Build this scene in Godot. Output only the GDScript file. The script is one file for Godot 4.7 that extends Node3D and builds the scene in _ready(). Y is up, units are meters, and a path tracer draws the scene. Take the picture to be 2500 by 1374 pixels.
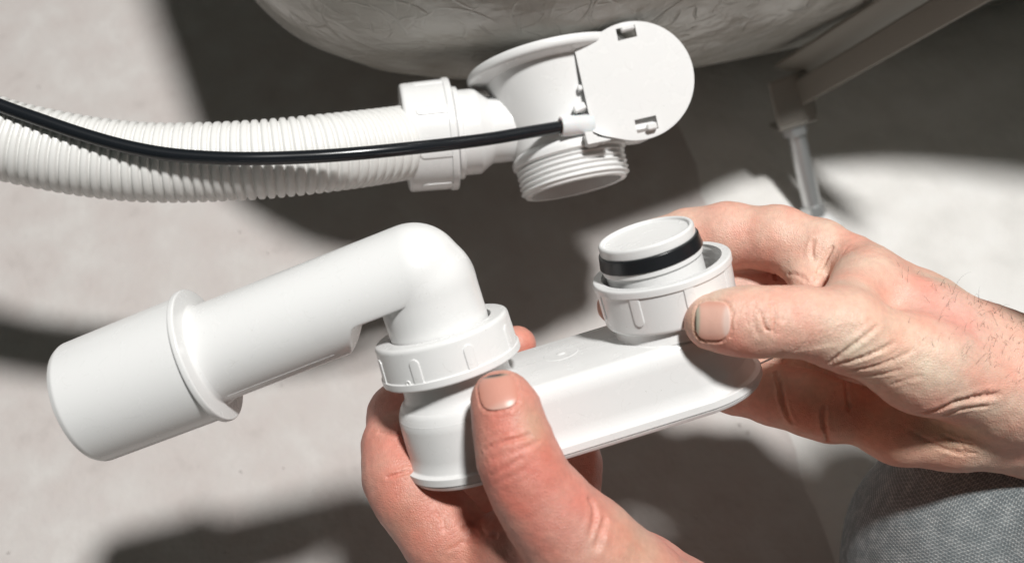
extends Node3D

# Millimetres in the eye's frame (x right, y up, z towards the viewer) are used to lay things out;
# every thing then stands in the world, in metres, on the floor y = 0.
const FPX := 2563.9
const CX := 1250.0
const CY := 687.0
const EYE_HEIGHT := 0.575
const FAR := 1.15        # the tub and what hangs on it stand this much farther off and are that much larger
const MM := 0.001

var view: Transform3D
var mats := {}

# ------------------------------------------------------------------ helpers

func eye(px: float, py: float, depth: float) -> Vector3:
	return Vector3((px - CX) / FPX * depth, -(py - CY) / FPX * depth, -depth)

func world(p: Vector3) -> Vector3:
	return view * (p * MM)

func tag(o: Node, label: String, category: String, group := "", kind := "") -> void:
	if label: o.set_meta("label", label)
	if category: o.set_meta("category", category)
	if group: o.set_meta("group", group)
	if kind: o.set_meta("kind", kind)

# A thing's Node3D: its axes and origin are given in the eye's frame, in millimetres.
func thing(called: String, axes: Basis, at: Vector3, k := 1.0) -> Node3D:
	var o := Node3D.new()
	o.name = called
	add_child(o, true)
	o.transform = Transform3D((view.basis * axes.orthonormalized()).scaled(Vector3.ONE * k), world(at * k))
	return o

func part(called: String, mesh: Mesh, material: Material, parent: Node) -> MeshInstance3D:
	var o := MeshInstance3D.new()
	o.name = called
	o.mesh = mesh
	o.material_override = material
	parent.add_child(o, true)
	return o

# Triangles run clockwise seen from outside. Vertices in millimetres.
func build(v: PackedVector3Array, idx: PackedInt32Array, cols := PackedColorArray(), flat := false) -> ArrayMesh:
	var vv := PackedVector3Array()
	var ii := idx
	if flat:
		ii = PackedInt32Array()
		for i in idx.size():
			vv.append(v[idx[i]])
			ii.append(i)
	else:
		vv = v.duplicate()
	var nn := PackedVector3Array()
	nn.resize(vv.size())
	for t in range(0, ii.size(), 3):
		var a := vv[ii[t]]
		var n := (vv[ii[t + 2]] - a).cross(vv[ii[t + 1]] - a)
		nn[ii[t]] += n
		nn[ii[t + 1]] += n
		nn[ii[t + 2]] += n
	for i in vv.size():
		nn[i] = nn[i].normalized() if nn[i].length_squared() > 1e-20 else Vector3.UP
		vv[i] = vv[i] * MM
	var arr := []
	arr.resize(Mesh.ARRAY_MAX)
	arr[Mesh.ARRAY_VERTEX] = vv
	arr[Mesh.ARRAY_NORMAL] = nn
	arr[Mesh.ARRAY_INDEX] = ii
	if cols.size() == vv.size():
		arr[Mesh.ARRAY_COLOR] = cols
	var m := ArrayMesh.new()
	m.add_surface_from_arrays(Mesh.PRIMITIVE_TRIANGLES, arr)
	return m

class Soup:
	var v := PackedVector3Array()
	var i := PackedInt32Array()
	var c := PackedColorArray()
	# rows of points; closed joins the last column to the first
	func grid(rows: Array, closed := true, flip := false) -> void:
		var base := v.size()
		var n: int = rows[0].size()
		for r in rows:
			v.append_array(r)
		var cols := n if closed else n - 1
		for y in rows.size() - 1:
			for x in cols:
				var p := base + y * n + x
				var q := base + y * n + (x + 1) % n
				var s := p + n
				var t := q + n
				if flip:
					i.append_array(PackedInt32Array([p, s, q, s, t, q]))
				else:
					i.append_array(PackedInt32Array([p, q, s, s, q, t]))

# corners [r, y, rounding] of a turned outline -> points with rounded corners
func rounded(c: Array, steps := 5) -> PackedVector2Array:
	var out := PackedVector2Array()
	for k in c.size():
		var p := Vector2(c[k][0], c[k][1])
		var r: float = c[k][2] if c[k].size() > 2 else 0.0
		if k == 0 or k == c.size() - 1 or r <= 0.0:
			out.append(p)
			continue
		var a := Vector2(c[k - 1][0], c[k - 1][1])
		var b := Vector2(c[k + 1][0], c[k + 1][1])
		var ra: float = minf(r, p.distance_to(a) * 0.49)
		var rb: float = minf(r, p.distance_to(b) * 0.49)
		var p0 := p + (a - p).normalized() * ra
		var p2 := p + (b - p).normalized() * rb
		for s in steps + 1:
			var t := float(s) / steps
			out.append(p0.lerp(p, t).lerp(p.lerp(p2, t), t))
	return out

func lathe(soup: Soup, profile: PackedVector2Array, xf := Transform3D(), segs := 72) -> void:
	var rows := []
	for q in profile:
		var row := PackedVector3Array()
		for j in segs:
			var a := TAU * j / segs
			row.append(xf * Vector3(cos(a) * maxf(q.x, 0.01), q.y, sin(a) * maxf(q.x, 0.01)))
		rows.append(row)
	soup.grid(rows)

func soup_mesh(s: Soup, flat := false) -> ArrayMesh:
	return build(s.v, s.i, s.c, flat)

# a frame whose y axis is d
func along(d: Vector3, hint := Vector3.UP) -> Basis:
	var y := d.normalized()
	var x := hint.cross(y)
	if x.length() < 0.05:
		x = Vector3.RIGHT.cross(y)
	x = x.normalized()
	return Basis(x, y, x.cross(y))

func box(soup: Soup, xf: Transform3D, size: Vector3, bevel := 0.4) -> void:
	# a chamfered box: three shells of eight corners pulled in one axis each
	var h := size * 0.5
	var b := minf(bevel, minf(h.x, minf(h.y, h.z)) * 0.6)
	var pts := PackedVector3Array()
	for x in [-1.0, 1.0]:
		for y in [-1.0, 1.0]:
			for z in [-1.0, 1.0]:
				pts.append(Vector3(x * h.x, y * (h.y - b), z * (h.z - b)))
				pts.append(Vector3(x * (h.x - b), y * h.y, z * (h.z - b)))
				pts.append(Vector3(x * (h.x - b), y * (h.y - b), z * h.z))
	hull(soup, xf, pts)

# convex hull, brute force: fine for the small pieces here
func hull(soup: Soup, xf: Transform3D, pts: PackedVector3Array) -> void:
	var n := pts.size()
	var base := soup.v.size()
	for p in pts:
		soup.v.append(xf * p)
	var done := {}
	for a in n:
		for b in range(a + 1, n):
			for c in range(b + 1, n):
				var nn := (pts[b] - pts[a]).cross(pts[c] - pts[a])
				if nn.length() < 1e-7:
					continue
				nn = nn.normalized()
				var lo := 0.0
				var hi := 0.0
				for p in pts:
					var d := nn.dot(p - pts[a])
					lo = minf(lo, d)
					hi = maxf(hi, d)
				if lo < -1e-4 and hi > 1e-4:
					continue
				if hi > 1e-4:
					nn = -nn
				var w := nn.dot(pts[a])
				var key := "%d_%d_%d_%d" % [roundi(nn.x * 500), roundi(nn.y * 500), roundi(nn.z * 500), roundi(w * 50)]
				if done.has(key):
					continue
				done[key] = true
				var ring := []
				var mid := Vector3.ZERO
				for k in n:
					if absf(nn.dot(pts[k]) - w) < 1e-3:
						ring.append(k)
						mid += pts[k]
				mid /= ring.size()
				var ex := (pts[ring[0]] - mid).normalized()
				var ey := nn.cross(ex)
				ring.sort_custom(func(i, j): return atan2(ey.dot(pts[i] - mid), ex.dot(pts[i] - mid)) > atan2(ey.dot(pts[j] - mid), ex.dot(pts[j] - mid)))
				for k in range(1, ring.size() - 1):
					soup.i.append_array(PackedInt32Array([base + ring[0], base + ring[k], base + ring[k + 1]]))

# smooth curve through points; returns points and radii every step mm
func trace(pts: Array, step: float) -> Array:
	var out := []
	for k in pts.size() - 1:
		var a: Vector3 = pts[maxi(k - 1, 0)]
		var b: Vector3 = pts[k]
		var c: Vector3 = pts[k + 1]
		var d: Vector3 = pts[mini(k + 2, pts.size() - 1)]
		var n := maxi(1, ceili(b.distance_to(c) / step))
		for s in n:
			out.append(b.cubic_interpolate(c, a, d, float(s) / n))
	out.append(pts[pts.size() - 1])
	# even spacing
	var even := [out[0]]
	var left := step
	for k in range(1, out.size()):
		var p: Vector3 = out[k - 1]
		var q: Vector3 = out[k]
		var l := p.distance_to(q)
		var at := left
		while at <= l:
			even.append(p.lerp(q, at / l))
			at += step
		left = at - l
	return even

func sweep(soup: Soup, path: Array, radius: Callable, segs := 40) -> void:
	var rows := []
	var n := path.size()
	var up := Vector3(0, 0, 1)
	for k in n:
		var t: Vector3 = (path[mini(k + 1, n - 1)] - path[maxi(k - 1, 0)]).normalized()
		var x := (up - t * up.dot(t)).normalized()
		up = x
		var z := x.cross(t)
		var r: float = radius.call(k)
		var row := PackedVector3Array()
		for j in segs:
			var a := TAU * j / segs
			row.append(path[k] + (x * cos(a) + z * sin(a)) * r)
		rows.append(row)
	soup.grid(rows)

# ------------------------------------------------------------------ skin and cloth bodies

class Flesh:
	var a := PackedVector3Array()
	var b := PackedVector3Array()
	var ra := PackedFloat32Array()
	var rb := PackedFloat32Array()
	var g := PackedInt32Array()
	var kin := [8.0, 6.0, 6.0, 6.0, 6.0, 6.0, 6.0]
	var kout := 2.5
	var all := PackedInt32Array()
	var seg_a := PackedVector3Array()
	var seg_b := PackedVector3Array()
	var seg_w := PackedFloat32Array()
	var seg_d := PackedFloat32Array()
	var seg_bin := {}
	var lists := {}
	var cell := 1.8
	var near := {}

	func chain(group: int, pts: Array) -> void:      # [px, py, depth, radius in px]
		var last := Vector3.ZERO
		var lr := 0.0
		for k in pts.size():
			var q: Array = pts[k]
			var p := Vector3((q[0] - 1250.0) / 2563.9 * q[2], -(q[1] - 687.0) / 2563.9 * q[2], -q[2])
			var r: float = q[3] * q[2] / 2563.9
			if k > 0:
				a.append(last)
				b.append(p)
				ra.append(lr)
				rb.append(r)
				g.append(group)
				all.append(all.size())
			last = p
			lr = r

	func bone(k: int, p: Vector3) -> float:
		var ab := b[k] - a[k]
		var h := clampf((p - a[k]).dot(ab) / ab.length_squared(), 0.0, 1.0)
		return p.distance_to(a[k] + ab * h) - lerpf(ra[k], rb[k], h)

	func dist(p: Vector3, list: PackedInt32Array) -> float:
		var total := 1e6
		var cur := -1
		var d := 1e6
		var kk := 1.0
		for k in list:
			if g[k] != cur:
				if cur >= 0:
					var h0 := maxf(kout - absf(total - d), 0.0) / kout
					total = minf(total, d) - h0 * h0 * kout * 0.25
				cur = g[k]
				d = 1e6
				kk = kin[cur]
			var ab := b[k] - a[k]
			var h := clampf((p - a[k]).dot(ab) / ab.length_squared(), 0.0, 1.0)
			var e := p.distance_to(a[k] + ab * h) - lerpf(ra[k], rb[k], h)
			var s := maxf(kk - absf(d - e), 0.0) / kk
			d = minf(d, e) - s * s * kk * 0.25
		if cur >= 0:
			var h1 := maxf(kout - absf(total - d), 0.0) / kout
			total = minf(total, d) - h1 * h1 * kout * 0.25
		return total

	func slope(p: Vector3, list: PackedInt32Array, d0: float) -> Vector3:
		var e := 0.4
		return Vector3(dist(p + Vector3(e, 0, 0), list) - d0, dist(p + Vector3(0, e, 0), list) - d0, dist(p + Vector3(0, 0, e), list) - d0).normalized()

	# where the line of sight through a point of the frame meets the body
	func hit(px: float, py: float) -> Vector3:
		var dir := Vector3((px - 1250.0) / 2563.9, -(py - 687.0) / 2563.9, -1.0).normalized()
		var t := 250.0
		for n in 90:
			var d := dist(dir * t, all)
			if d < 0.02:
				break
			t += d * 0.9
			if t > 700.0:
				break
		return dir * t

	func crease(pts: Array, width: float, depth: float, closed := false) -> void:
		var q := []
		for p in pts:
			var h := hit(p[0], p[1])
			if h.length() < 690.0:
				q.append(h)
		if closed and q.size() > 2:
			q.append(q[0])
		var sm := []
		for k in q.size() - 1:
			for s in 4:
				sm.append(q[k].cubic_interpolate(q[k + 1], q[maxi(k - 1, 0)], q[mini(k + 2, q.size() - 1)], s / 4.0))
		if q.size() > 0:
			sm.append(q[q.size() - 1])
		for k in sm.size() - 1:
			var u := (k + 0.5) / (sm.size() - 1)
			var fade := 1.0 if closed else smoothstep(0.0, 0.2, u) * smoothstep(1.0, 0.8, u)
			seg_a.append(sm[k])
			seg_b.append(sm[k + 1])
			seg_w.append(width)
			seg_d.append(depth * 1.15 * fade)
			var id := seg_a.size() - 1
			var m: Vector3 = (sm[k] + sm[k + 1]) * 0.5
			var seen := {}
			for dx in [-4.0, 0.0, 4.0]:
				for dy in [-4.0, 0.0, 4.0]:
					for dz in [-4.0, 0.0, 4.0]:
						var key := Vector3i(((m + Vector3(dx, dy, dz)) / 8.0).floor())
						if not seen.has(key):
							seen[key] = true
							if not seg_bin.has(key):
								seg_bin[key] = []
							seg_bin[key].append(id)

	func relief(p: Vector3) -> float:
		var key := Vector3i((p / 8.0).floor())
		if not seg_bin.has(key):
			return 0.0
		var out := 0.0
		for k in seg_bin[key]:
			var ab: Vector3 = seg_b[k] - seg_a[k]
			var h := clampf((p - seg_a[k]).dot(ab) / maxf(ab.length_squared(), 1e-6), 0.0, 1.0)
			var d: float = p.distance_to(seg_a[k] + ab * h) / seg_w[k]
			if d < 3.0:
				# a groove with a slightly raised lip on either side
				var f: float = seg_d[k] * (exp(-d * d) - 0.35 * exp(-(d - 1.9) * (d - 1.9) * 1.6))
				if absf(f) > absf(out):
					out = f
		return out

	# surface nets, split once and drawn onto the field: [points, triangles, outward directions]
	func surface(splits := 1) -> Array:
		var bl := cell * 4.0
		var kmax := 0.0
		for q in kin: kmax = maxf(kmax, q)
		var hd := bl * 0.8661
		var lo := Vector3(1e9, 1e9, 1e9)
		var hi := -lo
		for k in a.size():
			for q in [[a[k], ra[k]], [b[k], rb[k]]]:
				lo = lo.min(q[0] - Vector3.ONE * (q[1] + 4.0 + kmax * 0.3))
				hi = hi.max(q[0] + Vector3.ONE * (q[1] + 4.0 + kmax * 0.3))
		var b0 := Vector3i((lo / bl).floor())
		var b1 := Vector3i((hi / bl).floor())
		var active := []
		for x in range(b0.x, b1.x + 1):
			for y in range(b0.y, b1.y + 1):
				for z in range(b0.z, b1.z + 1):
					var c := (Vector3(x, y, z) + Vector3.ONE * 0.5) * bl
					var best := 1e9
					var ds := PackedFloat32Array()
					for k in all:
						var e := bone(k, c)
						ds.append(e)
						best = minf(best, e)
					if best > hd + 3.0 + kmax * 0.25:
						continue
					var list := PackedInt32Array()
					for k in all:
						if ds[k] < best + 2.0 * hd + kmax + 1.0:
							list.append(k)
					if dist(c, list) < -hd - 1.0:
						continue
					lists[Vector3i(x, y, z)] = list
					active.append(Vector3i(x, y, z))
		var val := {}
		for k in active:
			var list: PackedInt32Array = lists[k]
			for x in 5:
				for y in 5:
					for z in 5:
						var q := Vector3i(k.x * 4 + x, k.y * 4 + y, k.z * 4 + z)
						if not val.has(q):
							val[q] = dist(Vector3(q) * cell, list)
		var v := PackedVector3Array()
		var of := {}
		var offs := []
		for n in 8:
			offs.append(Vector3i(n & 1, (n >> 1) & 1, n >> 2))
		var edges := [[0, 1], [2, 3], [4, 5], [6, 7], [0, 2], [1, 3], [4, 6], [5, 7], [0, 4], [1, 5], [2, 6], [3, 7]]
		for k in active:
			for x in 4:
				for y in 4:
					for z in 4:
						var q := Vector3i(k.x * 4 + x, k.y * 4 + y, k.z * 4 + z)
						var w := PackedFloat32Array()
						var neg := 0
						for o in offs:
							var f: float = val[q + o]
							w.append(f)
							if f < 0.0:
								neg += 1
						if neg == 0 or neg == 8:
							continue
						var sum := Vector3.ZERO
						var cnt := 0
						for e in edges:
							var f0 := w[e[0]]
							var f1 := w[e[1]]
							if (f0 < 0.0) != (f1 < 0.0):
								sum += Vector3(offs[e[0]]).lerp(Vector3(offs[e[1]]), f0 / (f0 - f1))
								cnt += 1
						of[q] = v.size()
						v.append((Vector3(q) + sum / cnt) * cell)
		var quads := []
		for q in of:
			var f0: float = val[q]
			for ax in 3:
				var step := Vector3i.ZERO
				step[ax] = 1
				var f1: float = val[q + step]
				if (f0 < 0.0) == (f1 < 0.0):
					continue
				var s1 := Vector3i.ZERO
				s1[(ax + 1) % 3] = 1
				var s2 := Vector3i.ZERO
				s2[(ax + 2) % 3] = 1
				if not (of.has(q - s1) and of.has(q - s2) and of.has(q - s1 - s2)):
					continue
				var r := [of[q], of[q - s1], of[q - s1 - s2], of[q - s2]]
				if f0 < 0.0:
					r.reverse()
				quads.append(r)
		for n in splits:
			var mid := {}
			var more := []
			var find := func(i: int, j: int) -> int:
				var key := Vector2i(mini(i, j), maxi(i, j))
				if not mid.has(key):
					mid[key] = v.size()
					v.append((v[i] + v[j]) * 0.5)
				return mid[key]
			for r in quads:
				var m := []
				for k in 4:
					var i: int = r[k]
					var j: int = r[(k + 1) % 4]
					var key := Vector2i(mini(i, j), maxi(i, j))
					if not mid.has(key):
						mid[key] = v.size()
						v.append((v[i] + v[j]) * 0.5)
					m.append(mid[key])
				var c := v.size()
				v.append((v[r[0]] + v[r[1]] + v[r[2]] + v[r[3]]) * 0.25)
				for k in 4:
					more.append([r[k], m[k], c, m[(k + 3) % 4]])
			quads = more
		var out := PackedVector3Array()
		out.resize(v.size())
		for n in v.size():
			var p := v[n]
			var key := Vector3i((p / bl).floor())
			var list: PackedInt32Array = lists[key] if lists.has(key) else all
			var d := dist(p, list)
			var nn := slope(p, list, d)
			p -= nn * d
			d = dist(p, list)
			v[n] = p - nn * d
			out[n] = nn
		var tri := PackedInt32Array()
		for r in quads:
			tri.append_array(PackedInt32Array([r[0], r[1], r[2], r[0], r[2], r[3]]))
		return [v, tri, out]

# ------------------------------------------------------------------ materials

func noise_tex(freq: float, type: int, size := 512, normal := 0.0, octaves := 4, seed_ := 1, ramp: Gradient = null) -> Texture2D:
	var n := FastNoiseLite.new()
	n.noise_type = type
	n.frequency = freq
	n.seed = seed_
	n.fractal_octaves = octaves
	var im := n.get_seamless_image(size, size, false, false, 0.15, true)
	im.convert(Image.FORMAT_RGB8)
	if ramp:
		for y in size:
			for x in size:
				im.set_pixel(x, y, ramp.sample(im.get_pixel(x, y).r))
	if normal > 0.0:
		im.convert(Image.FORMAT_RGBA8)
		im.bump_map_to_normal_map(normal)
	return ImageTexture.create_from_image(im)

func ramp(stops: Array) -> Gradient:
	var gr := Gradient.new()
	gr.offsets = PackedFloat32Array(stops.map(func(s): return s[0]))
	gr.colors = PackedColorArray(stops.map(func(s): return s[1]))
	return gr

func lin(r: float, g: float, b: float) -> Color:
	return Color(r, g, b).linear_to_srgb()

func mat(called: String, color: Color, rough: float, metal := 0.0) -> StandardMaterial3D:
	var m := StandardMaterial3D.new()
	m.resource_name = called
	m.albedo_color = color
	m.roughness = rough
	m.metallic = metal
	mats[called] = m
	return m

func triplanar(m: StandardMaterial3D, per_metre: float) -> void:
	m.uv1_triplanar = true
	m.uv1_scale = Vector3.ONE * per_metre

func bump(m: StandardMaterial3D, tex: Texture2D, cm: float) -> void:
	m.heightmap_enabled = true
	m.heightmap_texture = tex
	m.heightmap_scale = cm

# short random strokes, as the strands in a glass-fibre lay-up press through the resin
func strands(size: int, count: int, seed_: int) -> Texture2D:
	var rng := RandomNumberGenerator.new()
	rng.seed = seed_
	var f := PackedFloat32Array()
	f.resize(size * size)
	f.fill(0.35)
	var nz := FastNoiseLite.new()
	nz.frequency = 0.012
	nz.seed = seed_
	for y in size:
		for x in size:
			f[y * size + x] = 0.4 + 0.22 * nz.get_noise_2d(x, y)
	for n in count:
		var p := Vector2(rng.randf() * size, rng.randf() * size)
		var a := rng.randf() * TAU
		var turn := rng.randf_range(-0.03, 0.03)
		var amp := rng.randf_range(-0.25, 0.34)
		var len := rng.randi_range(20, 90)
		var wd := rng.randf_range(1.0, 2.6)
		for s in len:
			p += Vector2(cos(a), sin(a)) * 1.3
			a += turn
			var fade := sin(PI * s / len)
			for dy in range(-3, 4):
				for dx in range(-3, 4):
					var e := exp(-(dx * dx + dy * dy) / (wd * wd))
					var id := posmod(int(p.y) + dy, size) * size + posmod(int(p.x) + dx, size)
					f[id] = lerpf(f[id], 0.45 + amp, 0.35 * e * fade)
	var im := Image.create(size, size, false, Image.FORMAT_RGB8)
	for y in size:
		for x in size:
			var q := clampf(f[y * size + x], 0, 1)
			im.set_pixel(x, y, Color(q, q, q))
	return ImageTexture.create_from_image(im)

# faint rub marks, hairline scratches and a few specks of dirt on moulded plastic
func scuffs(size: int) -> Texture2D:
	var rng := RandomNumberGenerator.new()
	rng.seed = 61
	var im := Image.create(size, size, false, Image.FORMAT_RGB8)
	im.fill(Color(1, 1, 1))
	for n in 150:
		var p := Vector2(rng.randf() * size, rng.randf() * size)
		var a := rng.randf() * TAU
		var turn := rng.randf_range(-0.05, 0.05)
		var dark := rng.randf_range(0.88, 0.98)
		for st in rng.randi_range(8, 70):
			p += Vector2(cos(a), sin(a))
			a += turn
			im.set_pixel(posmod(int(p.x), size), posmod(int(p.y), size), Color(dark, dark, dark * 0.99))
	for n in 60:
		var x := rng.randi() % size
		var y := rng.randi() % size
		var dark := rng.randf_range(0.45, 0.85)
		for k in rng.randi_range(1, 5):
			im.set_pixel(posmod(x + k % 2, size), posmod(y + k / 2, size), Color(dark, dark * 0.97, dark * 0.92))
	return ImageTexture.create_from_image(im)

# woven work cloth: grey ground, pale raised dotted twill lines, scuffs
func weave(size: int) -> Array:
	var col := Image.create(size, size, false, Image.FORMAT_RGB8)
	var hgt := Image.create(size, size, false, Image.FORMAT_RGB8)
	var rng := RandomNumberGenerator.new()
	rng.seed = 5
	var nz := FastNoiseLite.new()
	nz.seed = 8
	nz.frequency = 0.006
	var fine := FastNoiseLite.new()
	fine.seed = 9
	fine.frequency = 0.09
	for y in size:
		for x in size:
			var w := nz.get_noise_2d(x, y)
			var line := fposmod((x + y * 2.0) / 64.0 + 0.12 * w, 1.0)
			var dot := 0.5 + 0.5 * cos(TAU * (x - y * 0.5) / 32.0)
			var ridge := exp(-pow((line - 0.5) * 6.5, 2.0)) * (0.35 + 0.65 * dot)
			var under := 0.5 + 0.5 * cos(TAU * (x * 2.0 - y) / 64.0)
			var h := 0.25 + 0.6 * ridge + 0.10 * under + 0.12 * fine.get_noise_2d(x, y)
			hgt.set_pixel(x, y, Color(h, h, h))
			var worn := 0.25 + 0.5 * smoothstep(-0.3, 0.5, w + 0.3 * fine.get_noise_2d(x * 0.7, y * 0.7))
			var c := Color(0.33, 0.365, 0.38).lerp(Color(0.90, 0.91, 0.90), clampf(ridge * (0.5 + 0.5 * worn) + worn * 0.26, 0.0, 1.0))
			col.set_pixel(x, y, c)
	return [ImageTexture.create_from_image(col), ImageTexture.create_from_image(hgt)]

func make_materials() -> void:
	var p := mat("white_plastic", lin(0.79, 0.79, 0.785), 0.24)
	triplanar(p, 11.0)
	bump(p, noise_tex(0.02, FastNoiseLite.TYPE_SIMPLEX, 512, 0.0, 3, 3), 0.0015)
	p.albedo_texture = scuffs(1024)
	p.roughness = 1.0
	p.roughness_texture = noise_tex(0.012, FastNoiseLite.TYPE_SIMPLEX, 512, 0.0, 5, 51, ramp([[0.0, Color(0.25, 0.25, 0.25)], [0.5, Color(0.265, 0.265, 0.265)], [1.0, Color(0.29, 0.29, 0.29)]]))
	p.roughness_texture_channel = BaseMaterial3D.TEXTURE_CHANNEL_RED
	p = mat("hose_plastic", lin(0.79, 0.785, 0.765), 0.32)
	p = mat("milky_plastic", lin(0.72, 0.72, 0.73), 0.25)
	p.subsurf_scatter_enabled = true
	p.subsurf_scatter_strength = 0.2
	p = mat("black_rubber", lin(0.012, 0.013, 0.015), 0.3)
	p = mat("black_cable", lin(0.010, 0.012, 0.015), 0.22)
	p = mat("steel", lin(0.62, 0.63, 0.63), 0.28, 0.7)
	p = mat("bracket_steel", lin(0.30, 0.28, 0.25), 0.45, 0.5)
	# floor
	p = mat("concrete", Color.WHITE, 0.9)
	p.albedo_texture = noise_tex(0.010, FastNoiseLite.TYPE_SIMPLEX, 1024, 0.0, 6, 11, ramp([[0.0, lin(0.48, 0.44, 0.42)], [0.2, lin(0.535, 0.49, 0.47)], [0.6, lin(0.555, 0.52, 0.50)], [1.0, lin(0.60, 0.575, 0.555)]]))
	triplanar(p, 2.1)
	bump(p, noise_tex(0.05, FastNoiseLite.TYPE_SIMPLEX, 1024, 0.0, 5, 12), 0.035)
	p = mat("pale_screed", Color.WHITE, 0.85)
	p.albedo_texture = noise_tex(0.012, FastNoiseLite.TYPE_SIMPLEX, 512, 0.0, 5, 13, ramp([[0.0, lin(0.66, 0.645, 0.62)], [0.5, lin(0.73, 0.715, 0.69)], [1.0, lin(0.77, 0.76, 0.74)]]))
	triplanar(p, 3.0)
	bump(p, noise_tex(0.05, FastNoiseLite.TYPE_SIMPLEX, 512, 0.0, 4, 14), 0.06)
	p = mat("resin", Color.WHITE, 0.22)
	p.albedo_texture = noise_tex(0.012, FastNoiseLite.TYPE_SIMPLEX, 512, 0.0, 4, 15, ramp([[0.0, lin(0.37, 0.35, 0.31)], [0.5, lin(0.45, 0.435, 0.40)], [1.0, lin(0.52, 0.51, 0.48)]]))
	triplanar(p, 4.5)
	bump(p, strands(1024, 1000, 21), 0.30)
	p = mat("frame_steel", lin(0.22, 0.20, 0.17), 0.5, 0.2)
	# skin
	p = mat("skin", Color.WHITE, 0.46)
	p.vertex_color_use_as_albedo = true
	p.subsurf_scatter_enabled = true
	p.subsurf_scatter_strength = 0.10
	triplanar(p, 34.0)
	bump(p, skin_tex(1024), 0.026)
	p = mat("nail", Color.WHITE, 0.38)
	p.vertex_color_use_as_albedo = true
	p = mat("hair", lin(0.03, 0.022, 0.018), 0.5)
	var wv := weave(1024)
	p = mat("work_cloth", Color.WHITE, 0.85)
	p.albedo_texture = wv[0]
	triplanar(p, 25.0)
	bump(p, wv[1], 0.045)

# fine criss-cross skin lines and pores
func skin_tex(size: int) -> Texture2D:
	var ce := FastNoiseLite.new()
	ce.noise_type = FastNoiseLite.TYPE_CELLULAR
	ce.cellular_return_type = FastNoiseLite.RETURN_DISTANCE2_SUB
	ce.frequency = 0.035
	ce.seed = 31
	ce.fractal_type = FastNoiseLite.FRACTAL_NONE
	var im1 := ce.get_seamless_image(size, size, false, false, 0.12, true)
	var c2 := FastNoiseLite.new()
	c2.noise_type = FastNoiseLite.TYPE_SIMPLEX
	c2.frequency = 0.02
	c2.seed = 33
	c2.fractal_octaves = 5
	var im2 := c2.get_seamless_image(size, size, false, false, 0.12, true)
	im1.convert(Image.FORMAT_RGB8)
	im2.convert(Image.FORMAT_RGB8)
	for y in size:
		for x in size:
			var h := 0.55 * clampf(im1.get_pixel(x, y).r * 1.6, 0, 1) + 0.45 * im2.get_pixel(x, y).r
			im1.set_pixel(x, y, Color(h, h, h))
	return ImageTexture.create_from_image(im1)

# ------------------------------------------------------------------ the place

func _ready() -> void:
	view = Transform3D(Basis(Vector3.RIGHT, deg_to_rad(-59.0)) * Basis(Vector3.BACK, deg_to_rad(5.0)), Vector3(0, EYE_HEIGHT, 0))
	var cam := Camera3D.new()
	cam.name = "camera"
	add_child(cam)
	cam.transform = view
	cam.near = 0.02
	cam.far = 50.0
	var lens := CameraAttributesPhysical.new()
	lens.frustum_focal_length = 12.0 / tan(deg_to_rad(15.0))
	lens.frustum_focus_distance = 0.42
	lens.frustum_near = 0.02
	lens.frustum_far = 50.0
	lens.exposure_aperture = 9.0
	cam.attributes = lens
	cam.keep_aspect = Camera3D.KEEP_HEIGHT
	cam.current = true

	var env := Environment.new()
	env.background_mode = Environment.BG_COLOR
	env.background_color = Color(0.93, 1.0, 0.95)
	env.background_energy_multiplier = 0.040
	env.tonemap_mode = Environment.TONE_MAPPER_LINEAR
	env.tonemap_exposure = 1.0
	env.sdfgi_enabled = true
	env.ssao_enabled = true
	env.ssil_enabled = true
	var we := WorldEnvironment.new()
	we.name = "room_air"
	we.environment = env
	add_child(we)

	# the one work lamp, behind the viewer's right shoulder
	var lamp := SpotLight3D.new()
	lamp.name = "work_lamp"
	add_child(lamp)
	var towards := Vector3(-0.22, -0.64, -1.0).normalized()
	lamp.look_at_from_position(world(Vector3(0, 20, -480) - towards * 2400.0), world(Vector3(0, 20, -480)), Vector3.UP)
	lamp.light_energy = 7.5
	lamp.light_color = Color(1.0, 0.995, 0.985)
	lamp.light_size = 0.135
	lamp.spot_angle = 30.0
	lamp.spot_range = 8.0
	lamp.spot_attenuation = 2.0
	lamp.shadow_enabled = true

	make_materials()
	make_floor()
	make_tub()
	make_leg()
	make_waste()
	make_hose()
	make_trap()
	make_person()
	make_grit()

func floor_at(px: float, py: float) -> Vector3:
	var d := view.basis * eye(px, py, 1.0)
	return view.origin + d * (view.origin.y / -d.y)

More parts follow.
